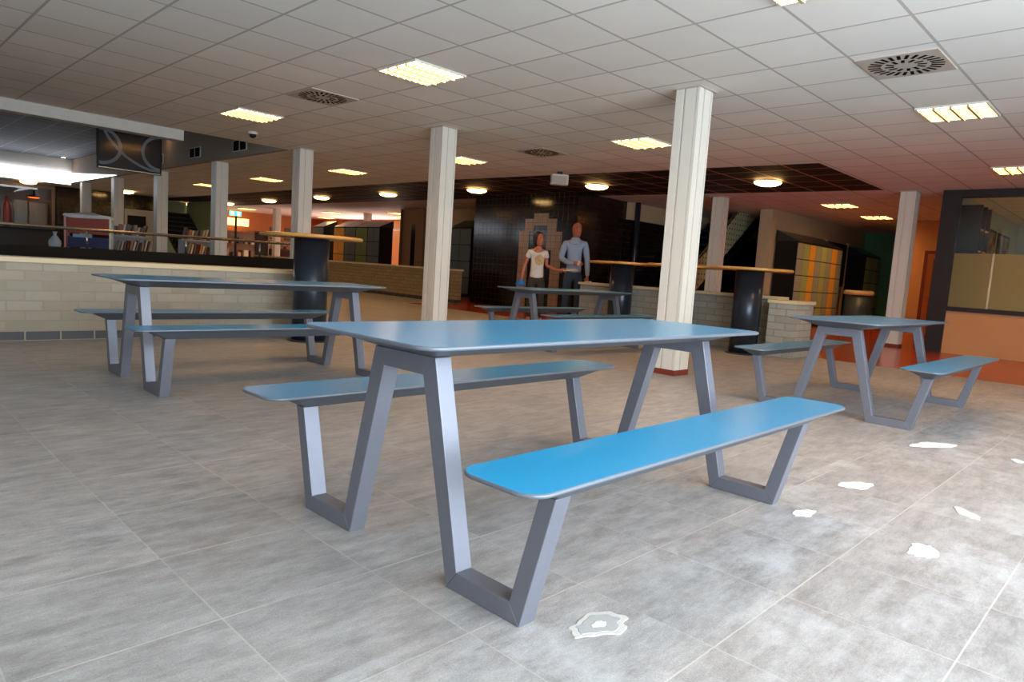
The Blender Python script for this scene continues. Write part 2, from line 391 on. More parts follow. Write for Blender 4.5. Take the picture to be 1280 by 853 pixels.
# local y is away from the camera side; v (bench towards camera) = -y, symmetric so no flip needed
pt.location=(2.25,1.826,0); pt.rotation_euler=(0,0,.0089); pt['label']='blue topped steel picnic table with attached benches, nearest to the camera'
dup(pt,'dark looking picnic table standing parallel to the pale block wall on the left',(2.485,5.384,0),-.0103)
dup(pt,'grey-blue picnic table beside the office window on the right, near the red floor',(6.617,1.932,0),.0003)
dup(pt,'picnic table far back in front of the two standing people',(7.39,6.12,0),-.05)

# ------------------------------------------------------------------ bar tables
def bar_table():
    t = thing('bar_table','','bar table')
    MB().lathe([(.245,0),(.245,.012),(.205,.02)]).obj('base_plate',M_drum,t)
    MB().lathe([(.2,.02),(.2,1.215)],n=48).obj('pedestal',M_drum,t)
    m=MB().lathe([(.575,1.215),(.59,1.225),(.59,1.245),(.575,1.255)],n=64); m.obj('round_top',M_wood,t)
    return t
bt=bar_table(); bt.location=(4.13,7.42,0); bt['label']='bar table on a dark drum behind the left picnic table'
dup(bt,'bar table on a dark drum beside the pale block pier',(9.52,4.52,0))
dup(bt,'bar table mostly hidden behind the nearest white column',(9.7,5.72,0))
dup(bt,'bar table farthest back on the right, beside the man in the light blue shirt',(9.74,6.93,0))

# ------------------------------------------------------------------ ceiling fittings
def ceiling_light():
    t = thing('ceiling_light','','ceiling light',group=None)
    a,b=CGX/2-.025,CGY/2-.025
    MB().box(-a-.02,a+.02,-b-.02,-b,-.02,0).box(-a-.02,a+.02,b,b+.02,-.02,0).box(-a-.02,-a,-b,b,-.02,0).box(a,a+.02,-b,b,-.02,0).obj('frame',M_white,t)
    MB().box(-a,a,-b,b,-.006,-.002).obj('diffuser',M_lamp,t)
    m=MB()
    for i in range(1,4): m.box(-a,a,-b+2*b*i/4-.013,-b+2*b*i/4+.013,-.04,-.007)
    for j in range(1,8): m.box(-a+2*a*j/8-.006,-a+2*a*j/8+.006,-b,b,-.032,-.0075)
    m.obj('louvre',M_louv,t)
    return t
lt=ceiling_light()
def cell(i,j): return (CX0+CGX*(i+.5), CY0+CGY*(j+.5), H)
ll=[(0,6,'square louvred ceiling light, largest complete one, above and left of the middle white column'),
 (0,12,'square louvred ceiling light above the television and the dome camera'),
 (0,0,'square louvred ceiling light cut by the top edge of the picture'),
 (6,0,'square louvred ceiling light right of the large swirl vent, four bright bays'),
 (6,6,'square louvred ceiling light just left of the top of the nearest white column'),
 (6,12,'square louvred ceiling light half hidden behind the second white column'),
 (6,18,'square louvred ceiling light between the second and third white columns'),
 (6,24,'small louvred ceiling light between the third and fourth white columns'),
 (6,30,'small louvred ceiling light right beside the fourth white column'),
 (12,0,'square louvred ceiling light at the right edge above the office window'),
 (18,6,'flat looking ceiling light on the orange-lit ceiling right of the dark ceiling band'),
 (22,6,'flat looking ceiling light on the orange-lit ceiling nearest the pinkish column'),
 (18,32,'ceiling light in the library behind the left bar table'),(17,26,'ceiling light beyond the left lockers, nearer the bar table top'),(18,22,'ceiling light beyond the left lockers, above the bright door gap'),
 (17,38,'added ceiling light over the middle of the library'),(20,44,'added ceiling light near the orange library wall'),(14,44,'added ceiling light above the brown card rack in the library'),(20,34,'added ceiling light by the apricot library wall')]  # these four library lamps are added to brighten the room
for k,(i,j,lb) in enumerate(ll):
    if k==0: lt.location=cell(i,j); lt['label']=lb
    else: dup(lt,lb,cell(i,j))
def swirl():
    t = thing('swirl_vent','','ceiling vent')
    a,b=CGX/2-.015,CGY/2-.015
    MB().box(-a,a,-b,b,-.012,0).obj('plate',M_vent,t)
    m=MB()
    for n_,r0,r1,tw in ((26,.19,.29,.25),(12,.09,.16,.5)):
        for k in range(n_):
            an=2*math.pi*k/n_; c_,s_=math.cos(an),math.sin(an); c2,s2=math.cos(an+tw*.25),math.sin(an+tw*.25)
            p0=Vector((r0*c_,r0*s_)); p1=Vector((r1*c2,r1*s2)); d=(p1-p0).normalized(); nn=Vector((-d.y,d.x))*.014
            q=[p0-nn,p1-nn,p1+nn,p0+nn]; m.prism([(v.x,v.y) for v in q],-.0135,-.011)
    m.obj('slots',M_hole,t)
    return t
sv=swirl(); sv.location=cell(3.55,.0); sv['label']='large swirl ceiling vent with black slots on a beige plate, near the upper right corner'
sv.location=(6.6,1.93,H)
dup(sv,'swirl ceiling vent left of the largest square light',cell(0,9))
dup(sv,'dim swirl ceiling vent between the two nearest white columns',cell(6,9))

def globe_light():
    t = thing('ceiling_bowl_lamp','','ceiling lamp')
    MB().lathe([(.12,0),(.13,-.02),(.12,-.03)],n=24).obj('ceiling_rose',M_chrome,t)
    MB().lathe([(.245,-.035),(.25,-.045),(.225,-.075),(.16,-.1),(.05,-.112),(.012,-.113)],n=32).obj('bowl',M_globe,t)
    return t
gb=globe_light()
gl=[(12.5,5.77,'round opal bowl lamp alone at the right end of the dark ceiling band'),(12.02,9.41,'round opal bowl lamp beside the white ceiling speaker'),
 (11.75,13.0,'round opal bowl lamp just right of the second white column'),(11.68,16.73,'round opal bowl lamp left of the second white column'),
 (11.64,20.39,'round opal bowl lamp just right of the third white column'),(11.74,24.3,'round opal bowl lamp between the third and fourth white columns'),
 (11.95,28.4,'round opal bowl lamp touching the right side of the fourth white column'),(11.4,31.5,'dim round bowl lamp hanging before the left staircase'),
 (8.17,28.4,'round bowl lamp right of the white column beside the red cart'),(5.3,29.2,'round bowl lamp above the kiosk window at the left edge')]
for k,(x,y,lb) in enumerate(gl):
    if k==0: gb.location=(x,y,H); gb['label']=lb
    else: dup(gb,lb,(x,y,H))

t=thing('dome_camera','small white dome camera under the ceiling right of the small vents','security camera',(5.1,11.2,H))
MB().lathe([(.075,0),(.078,-.03),(.07,-.045)],n=24).obj('housing',M_white,t)
MB().lathe([(.058,-.045),(.05,-.08),(.025,-.1),(.003,-.104)],n=24).obj('dome',M_blackg,t)
t=thing('ceiling_speaker','white wedge speaker box hung at the edge of the dark ceiling band','speaker',(10.3,9.0,H),-A+.1)
MB().prism(rrect(-.17,.17,-.1,.1,.04),-.26,-.06).obj('housing',M_white,t,bevel=.01)
MB().box(-.05,.05,-.03,.03,-.06,0).obj('bracket',M_black,t)
MB().box(-.15,.13,-.108,-.1,-.25,-.09).obj('grille',M_vent,t)

# grilles on the bulkhead
for (y,z,lb) in ((14.3,3.2,'double square vent in the bulkhead, nearest to the dome camera'),(16.7,3.22,'middle double square vent in the bulkhead'),(19.1,3.22,'double square vent in the bulkhead beside the television')):
    t=thing('wall_vent',lb,'wall vent',(6.25,y,z))
    MB().box(-.015,0,-.33,.33,-.12,.12).obj('frame',M_trimw,t)
    for s_ in (-1,1):
        MB().box(-.02,-.015,s_*.16-.13,s_*.16+.13,-.1,.1).obj('grille',M_hole,t)
# spots in the dark grey ceiling
spots=[]
# television
t=thing('television','large dark wall screen hanging from the ceiling edge, swirl picture on it','television',(3.72,12.75,2.55))
MB().box(-.49,.49,-.02,.035,-.34,.34).obj('casing',M_blackg,t,bevel=.006)
def tv_mat():
    q=NT('tv_picture'); tc=q.n('ShaderNodeTexCoord'); q.b.inputs['Roughness'].default_value=.12
    sp=q.n('ShaderNodeSeparateXYZ'); q.l(tc.outputs['Object'],sp.inputs[0])
    def ring(cx,cz,r,w_):
        dx=q.math('SUBTRACT',sp.outputs['X'],cx); dz=q.math('SUBTRACT',sp.outputs['Z'],cz)
        d=q.math('SQRT',q.math('ADD',q.math('MULTIPLY',dx,dx),q.math('MULTIPLY',dz,dz)))
        return q.math('LESS_THAN',q.math('ABSOLUTE',q.math('SUBTRACT',d,r)),w_)
    m_=q.math('MAXIMUM',ring(-.42,.02,.27,.025),q.math('MAXIMUM',ring(.46,.02,.27,.025),ring(.55,.75,1.05,.02)))
    nz=q.n('ShaderNodeTexNoise'); nz.inputs['Scale'].default_value=3; q.l(tc.outputs['Object'],nz.inputs['Vector'])
    base=q.mix(nz.outputs['Fac'],lin((14,16,20)),lin((34,27,24)))
    col=q.mix(m_,base,lin((70,74,78))); q.l(col,q.b.inputs['Base Color']); q.l(col,q.b.inputs['Emission Color']); q.b.inputs['Emission Strength'].default_value=.25
    return q.m
MB().box(-.46,.46,-.024,-.021,-.29,.31).obj('screen',tv_mat(),t)
MB().box(-.47,.47,-.025,-.021,-.33,-.315).obj('lower_bezel',M_chrome,t)
MB().box(-.04,.04,.036,.08,.1,1.19).obj('mount',M_black,t)

# ------------------------------------------------------------------ dark tiled block with beige portal
struct('wall_tiled_block', MB().box(13.0,16.9,10.7,14.4,0,H), M_tile)
pp_=[(12.53,0),(12.58,1.8),(12.42,2.02),(12.42,2.34),(12.1,2.34),(12.1,2.48),(11.63,2.48),(11.63,2.34),(11.33,2.34),(11.33,2.02),(11.16,2.02),(11.14,0),(11.46,0),(11.48,1.55),(11.64,1.55),(11.64,2.17),(12.06,2.17),(12.06,2.02),(12.26,2.02),(12.24,0)]
d=MB()
def tile_run(y0,y1,z0,z1): d.box(12.985,12.999,y0,y1,z0,z1)
tile_run(12.26,12.6,0,2.02); tile_run(11.14,11.46,0,2.02); tile_run(12.1,12.42,2.02,2.34); tile_run(11.33,11.64,2.02,2.34); tile_run(11.62,12.12,2.17,2.48); tile_run(11.46,11.64,1.55,2.02)
struct('trim_8', d, M_ptile)
struct('trim_9', MB().box(16.9,24,10.7,10.9,2.5,H), M_beige)
struct('trim_10', MB().box(15.0,16.9,10.6,10.69,2.52,H-.01), M_beige)
struct('wall_dark_corridor', MB().box(16.9,27,12.5,12.6,0,H), M_black)
tag(MB().lathe([(.07,0),(.07,H)],15.25,10.5,n=20).obj('service_pipe',M_drum),'dark shiny round pipe standing at the right corner of the tiled block','pipe')

# ------------------------------------------------------------------ right side: stairs, lockers wall, office
struct('wall_lockers', MB().box(17.2,24.4,7.72,8.05,0,H), M_beige)
struct('wall_green', MB().box(24.3,24.4,3.4,7.7,0,H), M_green)
struct('wall_wood', MB().box(20.3,20.4,3.35,5.45,0,H), M_woodp)
t=thing('corridor_door','reddish framed door with a tall glass pane in the wood wall behind the pinkish column','door',(20.28,4.5,0))
MB().box(-.04,0,-.42,-.34,0,2.2).box(-.04,0,.34,.42,0,2.2).box(-.04,0,-.34,.34,2.12,2.2).obj('frame',M_plinth,t)
MB().box(-.03,0,-.34,.34,0,2.12).obj('leaf',M_orange,t)
MB().box(-.035,-.031,-.2,.2,.3,2.0).obj('pane',mat('smoky_glass',(90,72,60),.1),t)
MB().tube([(-.05,.27,1.0),(-.09,.27,1.0),(-.09,.17,1.0)],.01).obj('handle',M_chrome,t)
# office with window
struct('wall_office', MB().box(14.6,14.7,-3,3.08,0,.78), M_woodp)
fr=MB().box(14.55,14.75,3.08,3.36,0,H-.005).box(14.56,14.74,-3,3.08,.78,.86).box(14.56,14.74,-3,3.08,2.84,H-.005)
struct('window_3', fr, mat('black_painted_timber',(34,26,26),.5))
MB().box(14.64,14.65,-3,3.08,.86,1.84).obj('window_4',M_frost,kind='structure')
MB().box(14.636,14.64,2.46,2.49,.86,1.84).obj('trim_11',mat('film_seam',(214,208,176),.5),kind='structure')
MB().box(14.64,14.65,-3,3.08,1.84,2.84).obj('window_5',M_glass,kind='structure')
struct('wall_office_side', MB().box(14.75,21.6,3.2,3.35,0,H), M_lblue)
struct('wall_office_back', MB().box(21.6,21.7,-3,3.35,0,H), M_lblue)
struct('floor', MB().box(14.75,21.6,-3,3.2,0,.012), mat('office_carpet',(150,140,124),.9,scale=40))
for x0,x1,lb,cc in ((17.3,18.75,'dark framed picture with a pale blossom shape on the office wall, left of two',(170,160,150)),(19.05,20.4,'dark framed picture with a glowing cloud shape on the office wall, right of two',(190,160,120))):
    t=thing('framed_picture',lb,'picture',((x0+x1)/2,3.2,2.05)); hw=(x1-x0)/2
    MB().box(-hw,hw,-.03,0,-.55,.52).obj('frame',M_black,t)
    q=NT('print_'+str(cc[0])); tc=q.n('ShaderNodeTexCoord'); nz=q.n('ShaderNodeTexNoise'); nz.inputs['Scale'].default_value=2.2; nz.inputs['Detail'].default_value=5; q.l(tc.outputs['Object'],nz.inputs['Vector'])
    r=q.n('ShaderNodeValToRGB'); r.color_ramp.elements[0].position=.45; r.color_ramp.elements[1].position=.6; r.color_ramp.elements[0].color=lin((22,20,22)); r.color_ramp.elements[1].color=lin(cc); q.l(nz.outputs['Fac'],r.inputs[0]); q.l(r.outputs[0],q.b.inputs['Base Color'])
    MB().box(-hw+.05,hw-.05,-.034,-.03,-.5,.47).obj('print',q.m,t)
t=thing('office_cabinet','tall dark cabinet with open shelves just inside the office window','cabinet',(15.75,3.0,0))
cb=MB().box(-.75,-.7,-.2,.18,0,2.75).box(.05,.1,-.2,.18,0,2.75).box(-.7,.05,.15,.18,0,2.75).box(-.35,-.3,-.2,.15,0,2.75)
cb.obj('carcass',M_black,t)
for z in (.5,1.0,1.5,1.9,2.3): MB().box(-.7,.05,-.19,.15,z,z+.03).obj('shelf',M_woodp,t)
lo=dup(lt,'small ceiling light inside the office seen through the clear glass',(17.3,1.6,H))
dup(lt,'added office ceiling light close behind the window glass',(15.9,-.6,H)); dup(lt,'added office ceiling light deep in the room',(19.6,0.2,H))  # two extra lamps, added to lighten the office interior

def locker_unit(name,lb,loc,rz,wdt,n,rows,h,colours,dp=.5,zb=.1,handles=True):
    t=thing(name,lb,'locker',loc,rz)
    MB().box(0,wdt,0,dp,0,h).obj('carcass',M_black,t)
    MB().prism([(-.03,h),(dp+.02,h),(dp+.02,h+.28)],0,wdt,'x').obj('sloped_top',M_drum,t)
    dw=wdt/n; dh=(h-zb-.03)/rows
    for i in range(n):
        for j in range(rows):
            d_=MB().box(i*dw+.01,(i+1)*dw-.01,-.018,-.001,zb+j*dh+.012,zb+(j+1)*dh-.012).obj('door',colours[i],t)
    return t
LG=mat('grey_green_locker_door',(160,160,140),.4); LK=mat('lime_locker_door',(172,182,110),.4); LO=mat('orange_locker_door',(244,176,60),.4)
LB=mat('blue_grey_locker_door',(84,100,104),.4)
locker_unit('locker','wide bank of orange, green and grey locker doors with a black side',(17.46,7.1,0),0,3.15,8,5,2.2,[LG,LK,LO,LG,LK,LG,LO,LG],dp=.56)
locker_unit('locker','bank of green locker doors next to the green wall',(22.75,7.1,0),0,1.4,4,5,2.15,[LK,LG,LK,LG],dp=.56)
# lockers on the left face -X: rotate by -90deg so local -y points to -X
def left_locker(y0,w_,col,lb): return locker_unit('locker',lb,(15.0,y0+w_,0),-math.pi/2,w_,2,4,2.28,[col,col],dp=.6)
left_locker(21.92,.78,LB,'blue-grey locker with black side ending the row behind the sand wall')
left_locker(22.74,.78,mat('green_locker_door',(110,128,76),.4),'green locker in the row behind the sand block wall')
left_locker(23.56,.78,LB,'blue-grey locker between the green and the orange locker')
left_locker(24.38,.78,LO,'orange locker in the row behind the sand block wall')
left_locker(26.0,.9,LB,'separate blue-grey locker seen above the left bar table')
left_locker(16.72,1.1,LB,'dark blue-grey locker between the second white column and the tiled block')
struct('wall_beige_left', MB().box(15.7,15.8,14.4,21.0,0,H), M_beige)
struct('wall_beige_left', MB().box(15.62,15.7,19.3,21.2,0,H), M_woodp)
t=thing('wooden_door','brown door with a narrow dark glass slit beside the left lockers','door',(15.2,20.1,0))
MB().box(-.06,.3,-.74,-.66,0,H-.02).box(-.06,.3,.66,.74,0,H-.02).obj('frame',mat('brown_door_frame',(92,64,44),.5),t)
MB().box(0,.05,-.66,.66,0,H-.02).obj('leaf',mat('brown_door_leaf',(134,96,66),.5),t)
MB().box(-.006,-.001,-.12,.12,.5,2.4).obj('glass_slit',M_blackg,t)
MB().tube([(-.01,-.5,1.05),(-.06,-.5,1.05),(-.06,-.4,1.05)],.012).obj('handle',M_chrome,t)

# notice screen, bin
t=thing('notice_board','tall black board on the beige wall between the locker banks','notice board',(21.75,7.7,0))
MB().box(-.85,.85,-.05,0,1.15,2.45).obj('panel',M_black,t)
MB().box(-.9,-.85,-.07,0,.0,2.5).obj('post',M_cap,t); MB().box(.85,.9,-.07,0,0,2.5).obj('post',M_cap,t)
t=thing('waste_bin','dark blue-grey waste bin with a cream rim below the black board','bin',(20.7,6.55,0))
MB().lathe([(.34,0),(.36,.02),(.36,.93)],n=32).obj('drum',mat('blue_grey_plastic',(58,72,84),.4),t)
MB().lathe([(.38,.93),(.4,.96),(.4,1.03),(.34,1.06),(.2,1.04)],n=32).obj('rim',mat('cream_plastic',(226,200,150),.4),t)

# right staircase with perforated balustrade
def stairs(name,lb,loc,rz,n,run,rise,wdt,m_tread,m_str,z0=0,bal=True):
    t=thing(name,lb,'staircase',loc,rz)
    m1=MB()
    for k in range(n): m1.box(k*run-.02,k*run+run,0,wdt,z0+(k+1)*rise-.045,z0+(k+1)*rise)
    m1.obj('treads',m_tread,t)
    L_=n*run; Hh=n*rise
    for y in (-.04,wdt):
        MB().prism([(0,z0-.0),(.25,z0),(L_,z0+Hh-.22),(L_,z0+Hh+.05),(0,z0+.22)],y,y+.04,'y').obj('stringer',m_str,t)
    if bal:
        for y in (-.03,):
            MB().prism([(0.1,z0+.35),(L_,z0+Hh+.15),(L_,z0+Hh+.95),(.1,z0+1.1)],y,y+.015,'y').obj('perforated_panel',M_perf,t)
            MB().tube([(0.1,y,z0+1.2),(L_,y,z0+Hh+1.05)],.03).obj('handrail',M_chrome,t)
    return t
def perf():
    q=NT('perforated_sheet'); tc=q.n('ShaderNodeTexCoord'); sp=q.n('ShaderNodeSeparateXYZ'); q.l(tc.outputs['Object'],sp.inputs[0])
    fx=q.math('SUBTRACT',q.math('FRACT',q.math('MULTIPLY',sp.outputs['X'],7)),.5); fz=q.math('SUBTRACT',q.math('FRACT',q.math('MULTIPLY',sp.outputs['Z'],7)),.5)
    dd=q.math('ADD',q.math('MULTIPLY',fx,fx),q.math('MULTIPLY',fz,fz))
    q.l(q.mix(q.math('LESS_THAN',dd,.035),lin((186,186,146)),lin((60,62,50))),q.b.inputs['Base Color']); q.b.inputs['Roughness'].default_value=.5
    return q.m
M_perf=perf()
stairs('staircase','dark open staircase with perforated metal balustrade rising to the right behind the pale columns',(15.2,9.0,0),0,14,.28,.21,1.3,M_drum,M_black)
# left staircase
t=stairs('staircase','dark staircase with pale green walls seen between the white columns on the left',(11.3,27.4,0),math.pi/2,13,.28,.19,1.15,mat('dark_stair_tread',(52,44,38),.5),M_black,bal=False)
pg=mat('pale_green_plaster',(150,160,120),.8)
sw=MB().box(0,4.2,-.06,-.045,2.45,H-.01).box(3.7,4.2,-.04,1.25,2.5,H-.01)
MB().prism([(.2,.4),(3.8,2.5),(3.8,H-.01),(.2,H-.01)],-.1,-.06,'y').obj('side_wall',pg,t); MB().box(3.85,3.9,-.06,2.2,0,H-.01).obj('back_wall',pg,t)
rs=MB()
for k in range(13): rs.box(k*.28,k*.28+.02,0,1.25,k*.19,(k+1)*.19-.045)
rs.obj('risers',M_black,t)

# ------------------------------------------------------------------ far left: kiosk, tiled wall, cart, book displays
struct('wall_tiled_far', MB().box(6.3,8.6,30.1,30.3,0,H), M_tile)
struct('wall_white_far', MB().box(8.6,9.95,30.1,30.3,0,2.4), M_trimw)
struct('wall_tiled_far', MB().box(8.6,9.95,30.1,30.3,2.4,H), M_tile)
tag(MB().box(8.7,9.35,30.0,30.09,1.6,2.15).obj('wall_screen',M_black),'small black screen on the white far wall above the tilted books','screen')
t=thing('kiosk','dark kiosk counter with a wide lit display window at the left edge','kiosk',(3.0,30.0,0))
MB().box(-5,3.2,0,.25,0,1.28).obj('counter',mat('charcoal_panel',(46,42,40),.4),t)
MB().box(-5,3.25,-.1,.3,1.28,1.36).obj('worktop',M_black,t)
MB().box(-5,3.25,0,.1,2.82,2.92).box(3.16,3.25,0,.1,1.36,2.82).box(1.35,1.4,0,.1,1.36,2.82).obj('window_frame',mat('brown_metal_frame',(110,88,70),.4),t)
MB().box(-5,3.16,.04,.05,1.36,2.82).obj('display_pane',M_glass,t)
struct('wall_kiosk_back', MB().box(-5,6.3,32.6,32.7,0,H), mat('dim_shop_wall',(120,104,90),.7))
struct('wall_kiosk_side', MB().box(6.25,6.3,30.3,32.6,0,H), mat('dim_shop_wall',(120,104,90),.7))
def small_lathe(name,lb,cat,loc,prof,m): 
    o=MB().lathe(prof,n=20).obj(name,m,loc=loc); return tag(o,lb,cat)
small_lathe('red_bottle','tall red bottle shape standing in the kiosk window','bottle',(4.95,30.9,1.36),[(.13,0),(.14,.05),(.14,.75),(.06,.95),(.06,1.1),(.03,1.12)],mat('red_plastic',(150,20,24),.3))
MBk=MB().box(-.35,.35,-.3,.3,-.0,.95); 
struct('trim_12', MB().box(4.0,6.24,30.45,31.2,1.28,1.358), M_woodp)
tag(MB().prism(rrect(-.3,.3,-.25,.25,.05),0,.95).obj('drinks_machine',mat('grey_machine',(150,142,134),.4),loc=(6.0-.12,30.9,1.36)),'boxy grey machine at the right of the kiosk window','machine')
tag(MB().prism(rrect(-.22,.22,-.2,.2,.05),0,1.0).obj('glass_cabinet',mat('pale_grey_cabinet',(140,150,150),.3),loc=(5.35,30.95,1.36)),'pale upright glass cabinet in the middle of the kiosk window','cabinet')
t=thing('hanging_heat_lamp','dark hanging lamp with an orange glow inside the kiosk','lamp',(5.75,30.75,2.5))
MB().lathe([(.03,.45),(.03,.12),(.22,.05),(.26,0)],n=20,cap=False).obj('shade',M_black,t)
MB().lathe([(.2,.01),(.12,-.02),(.02,-.03)],n=20).obj('bulb',mat('orange_glow',(255,90,20),.5,emit=3),t)
for (x,y,lb) in ((1.75,13.6,'bright spot lamp in the dark grey ceiling at the left edge'),):
    pass
for (px,py,z,lb) in ((2.85,20.9,3.75,'small bright spotlight in the grey ceiling at the left edge'),(5.9,28.0-.9,3.75,'small bright spotlight in the grey ceiling low beside the television'),(6.0,18.4,3.75,'small bright spotlight in the grey ceiling above the television')):
    t=thing('spotlight',lb,'spotlight',(px,py,z)); MB().lathe([(.09,0),(.09,-.015),(.065,-.015)],n=20).obj('ring',M_chrome,t); MB().lathe([(.06,-.012),(.05,-.02),(.01,-.022)],n=16).obj('bulb',M_spot,t)

# red cart
t=thing('display_cart','red and blue market cart draped with white cloth in front of the dark tiled wall','cart',(4.9,20.0,0),-.35)
RC=mat('red_cart_panel',(170,62,44),.5); BC=mat('navy_cart_panel',(30,34,92),.5); PK=mat('pink_cart_frame',(220,150,140),.5)
MB().box(-.42,.45,-.25,.25,1.2,1.62).obj('upper_panel',RC,t)
MB().box(-.42,.45,-.25,.25,.85,1.12).obj('lower_panel',BC,t)
MB().box(-.45,.48,-.28,.28,.72,.8).obj('shelf',M_trimw,t)
for x in (-.5,.47):
    for y in (-.26,.22): MB().box(x,x+.05,y,y+.04,.1,1.66).obj('post',PK if x<0 else M_chrome,t)
cl=MB(); N=24
r0=[];r1=[]
for i in range(N):
    an=2*math.pi*i/N; x=.53*math.copysign(min(1,abs(math.cos(an))*1.3),math.cos(an)); y=.33*math.copysign(min(1,abs(math.sin(an))*1.3),math.sin(an))
    r0.append((x,y,1.66+.02*math.sin(5*an))); r1.append((x*1.02,y*1.02,1.60+.03*math.sin(4*an)))
cl.loft([r1,r0,[(x*.6,y*.6,1.69) for x,y,z in r0],[(x*.2,y*.2,1.74) for x,y,z in r0]],0,True)
cl.obj('cloth_cover',mat('white_cloth',(250,248,244),.9),t)
for x in (-.4,.4): MB().lathe([(.005,-.02),(.1,-.02),(.1,.02),(.005,.02)],n=20).obj('wheel',M_black,t,loc=(x,0,.1)).rotation_euler=(math.pi/2,0,0)
MB().box(-.3,.1,-.4,-.27,1.1,1.18).obj('tray',mat('pale_blue_tray',(150,190,210),.5),t)
bg=MB(); bg.loft([[( -.52+r_*math.cos(a_)+.0, -.3+.6*r_*math.sin(a_)*(1+.2*math.sin(5*a_+9*z_)), z_) for a_ in [2*math.pi*i/14 for i in range(14)]] for r_,z_ in ((.06,.78),(.12,.82),(.14,.9),(.13,.98),(.08,1.05),(.03,1.12),(.05,1.2))],0,True)
bo=bg.obj('plastic_bag',mat('translucent_white_plastic',(205,210,220),.3)); bo.location=(4.72,19.93,0); bo.rotation_euler=(0,0,-.35); tag(bo,'white plastic bag hanging on the left end of the red cart','bag')

# book displays
tints=[(176,150,120),(206,190,160),(120,84,58),(90,50,40),(190,120,70),(220,210,196),(140,110,84),(70,60,56)]
def rack(lb,loc,w_,rz):
    t=thing('book_rack',lb,'book rack',loc,rz)
    MB().box(0,w_,0,.5,.78,.84).box(0,w_,.46,.5,.84,1.2).obj('tray',mat('pale_grey_rack',(170,168,172),.4),t)
    MB().box(0,w_,.25,.5,1.2,1.24).obj('upper_tray',M_trimw,t)
    for x in (.05,w_-.09):
        for y in (.05,.4): MB().box(x,x+.04,y,y+.04,0,.78).obj('leg',M_chrome,t)
    return t
tn=['sand','cream','brown','maroon','orange','ivory','tan','grey']
ORD=['first','second','third','fourth','fifth','sixth','seventh','eighth','ninth','tenth','eleventh','twelfth','thirteenth']
def books(ox,oy,rz,w_,grp,lb):
    k=0
    for (z,y,n_) in ((.845,.12,11),(1.245,.35,9)):
        for i in range(n_):
            x=.06+i*(w_-.16)/n_; hgt=random.uniform(.22,.32); th=random.uniform(.035,.06); tilt=random.uniform(.16,.24)
            b=MB()
            c_,s_=math.cos(tilt),math.sin(tilt)
            pr=[(0,0),(th*c_,-0+0.0),(th*c_+hgt*s_,hgt*c_),(hgt*s_,hgt*c_+th*s_*.2)]
            b.prism(pr,y-.09,y+.09,'y')
            o=b.obj('book',mat('book_cover_%d'%(k%8),tints[k%8],.6)); 
            cx,sx=math.cos(rz),math.sin(rz)
            o.location=(ox+x*cx-0*sx, oy+x*sx, z); o.rotation_euler=(0,0,rz); tag(o,tn[k%8]+' tilted book, '+ORD[i]+' from the left in the '+('lower' if z<1 else 'upper')+' row, '+lb,'book',grp); k+=1
rack('pale book rack with tilted books right of the red cart',(5.5,20.0,0),.95,0)
books(5.5,20.0,0,.95,'tilted books on the rack beside the red cart','beside the red cart')
rack('pale book rack with tilted books in front of the left staircase',(6.75,18.6,0),.95,0)
books(6.75,18.6,0,.95,'tilted books on the rack before the left staircase','before the left staircase')

# library seen beyond the dark band
struct('wall_library_back', MB().box(12.9,19.2,33.4,33.5,0,H), M_orange)
struct('window_7', MB().box(19.1,19.2,24.6,24.7,.4,2.55).box(19.1,19.2,30.3,30.4,.4,2.55).box(19.1,19.2,24.7,30.3,2.47,2.55).box(19.1,19.2,24.7,30.3,.4,.48), M_trimw)
struct('wall_library_side', MB().box(19.2,19.3,20.9,33.4,0,H), mat('apricot_paint',(214,160,110),.7))
t=thing('exit_sign','small green and white lit exit sign on top of a dark post','exit sign',(13.0,30.0,0))
MB().box(-.035,.035,-.035,.035,0,2.55).obj('post',M_black,t)
MB().box(-.3,.22,-.05,-.01,2.55,2.75).obj('sign_box',mat('exit_green',(40,190,150),.5,emit=2.5,ecol=(60,220,180)),t)
MB().box(-.25,-.12,-.056,-.051,2.58,2.72).box(.02,.15,-.056,-.051,2.58,2.72).obj('pictogram',mat('exit_white',(240,255,250),.5,emit=3),t)
def shelf(lb,loc,rz,w_,h_,n_,mm,cat='shelf'):
    t=thing('display_shelf',lb,cat,loc,rz)
    MB().box(0,.04,0,.4,0,h_).box(w_-.04,w_,0,.4,0,h_).box(0,w_,.37,.4,0,h_).obj('carcass',mm,t)
    for k in range(n_): MB().box(.04,w_-.04,0,.37,.15+k*(h_-.2)/(n_-1)-.015,.15+k*(h_-.2)/(n_-1)+.015).obj('shelf_board',mm,t)
    return t
BR=mat('brown_shelf',(122,78,46),.5)
shelf('tall brown card rack right beside the fourth white column',(12.75,27.6,0),-.5,.55,1.9,5,BR)
shelf('wide low library shelf with pale boxes behind the railing',(14.0,29.5,0),-.6,2.2,1.25,3,BR)
shelf('back shelf glowing with warm light on the orange library wall',(13.3,32.9,0),0,2.4,2.0,4,BR)
shelf('back shelf right of the thin library column',(16.0,32.9,0),0,2.2,1.7,4,BR)
k=0
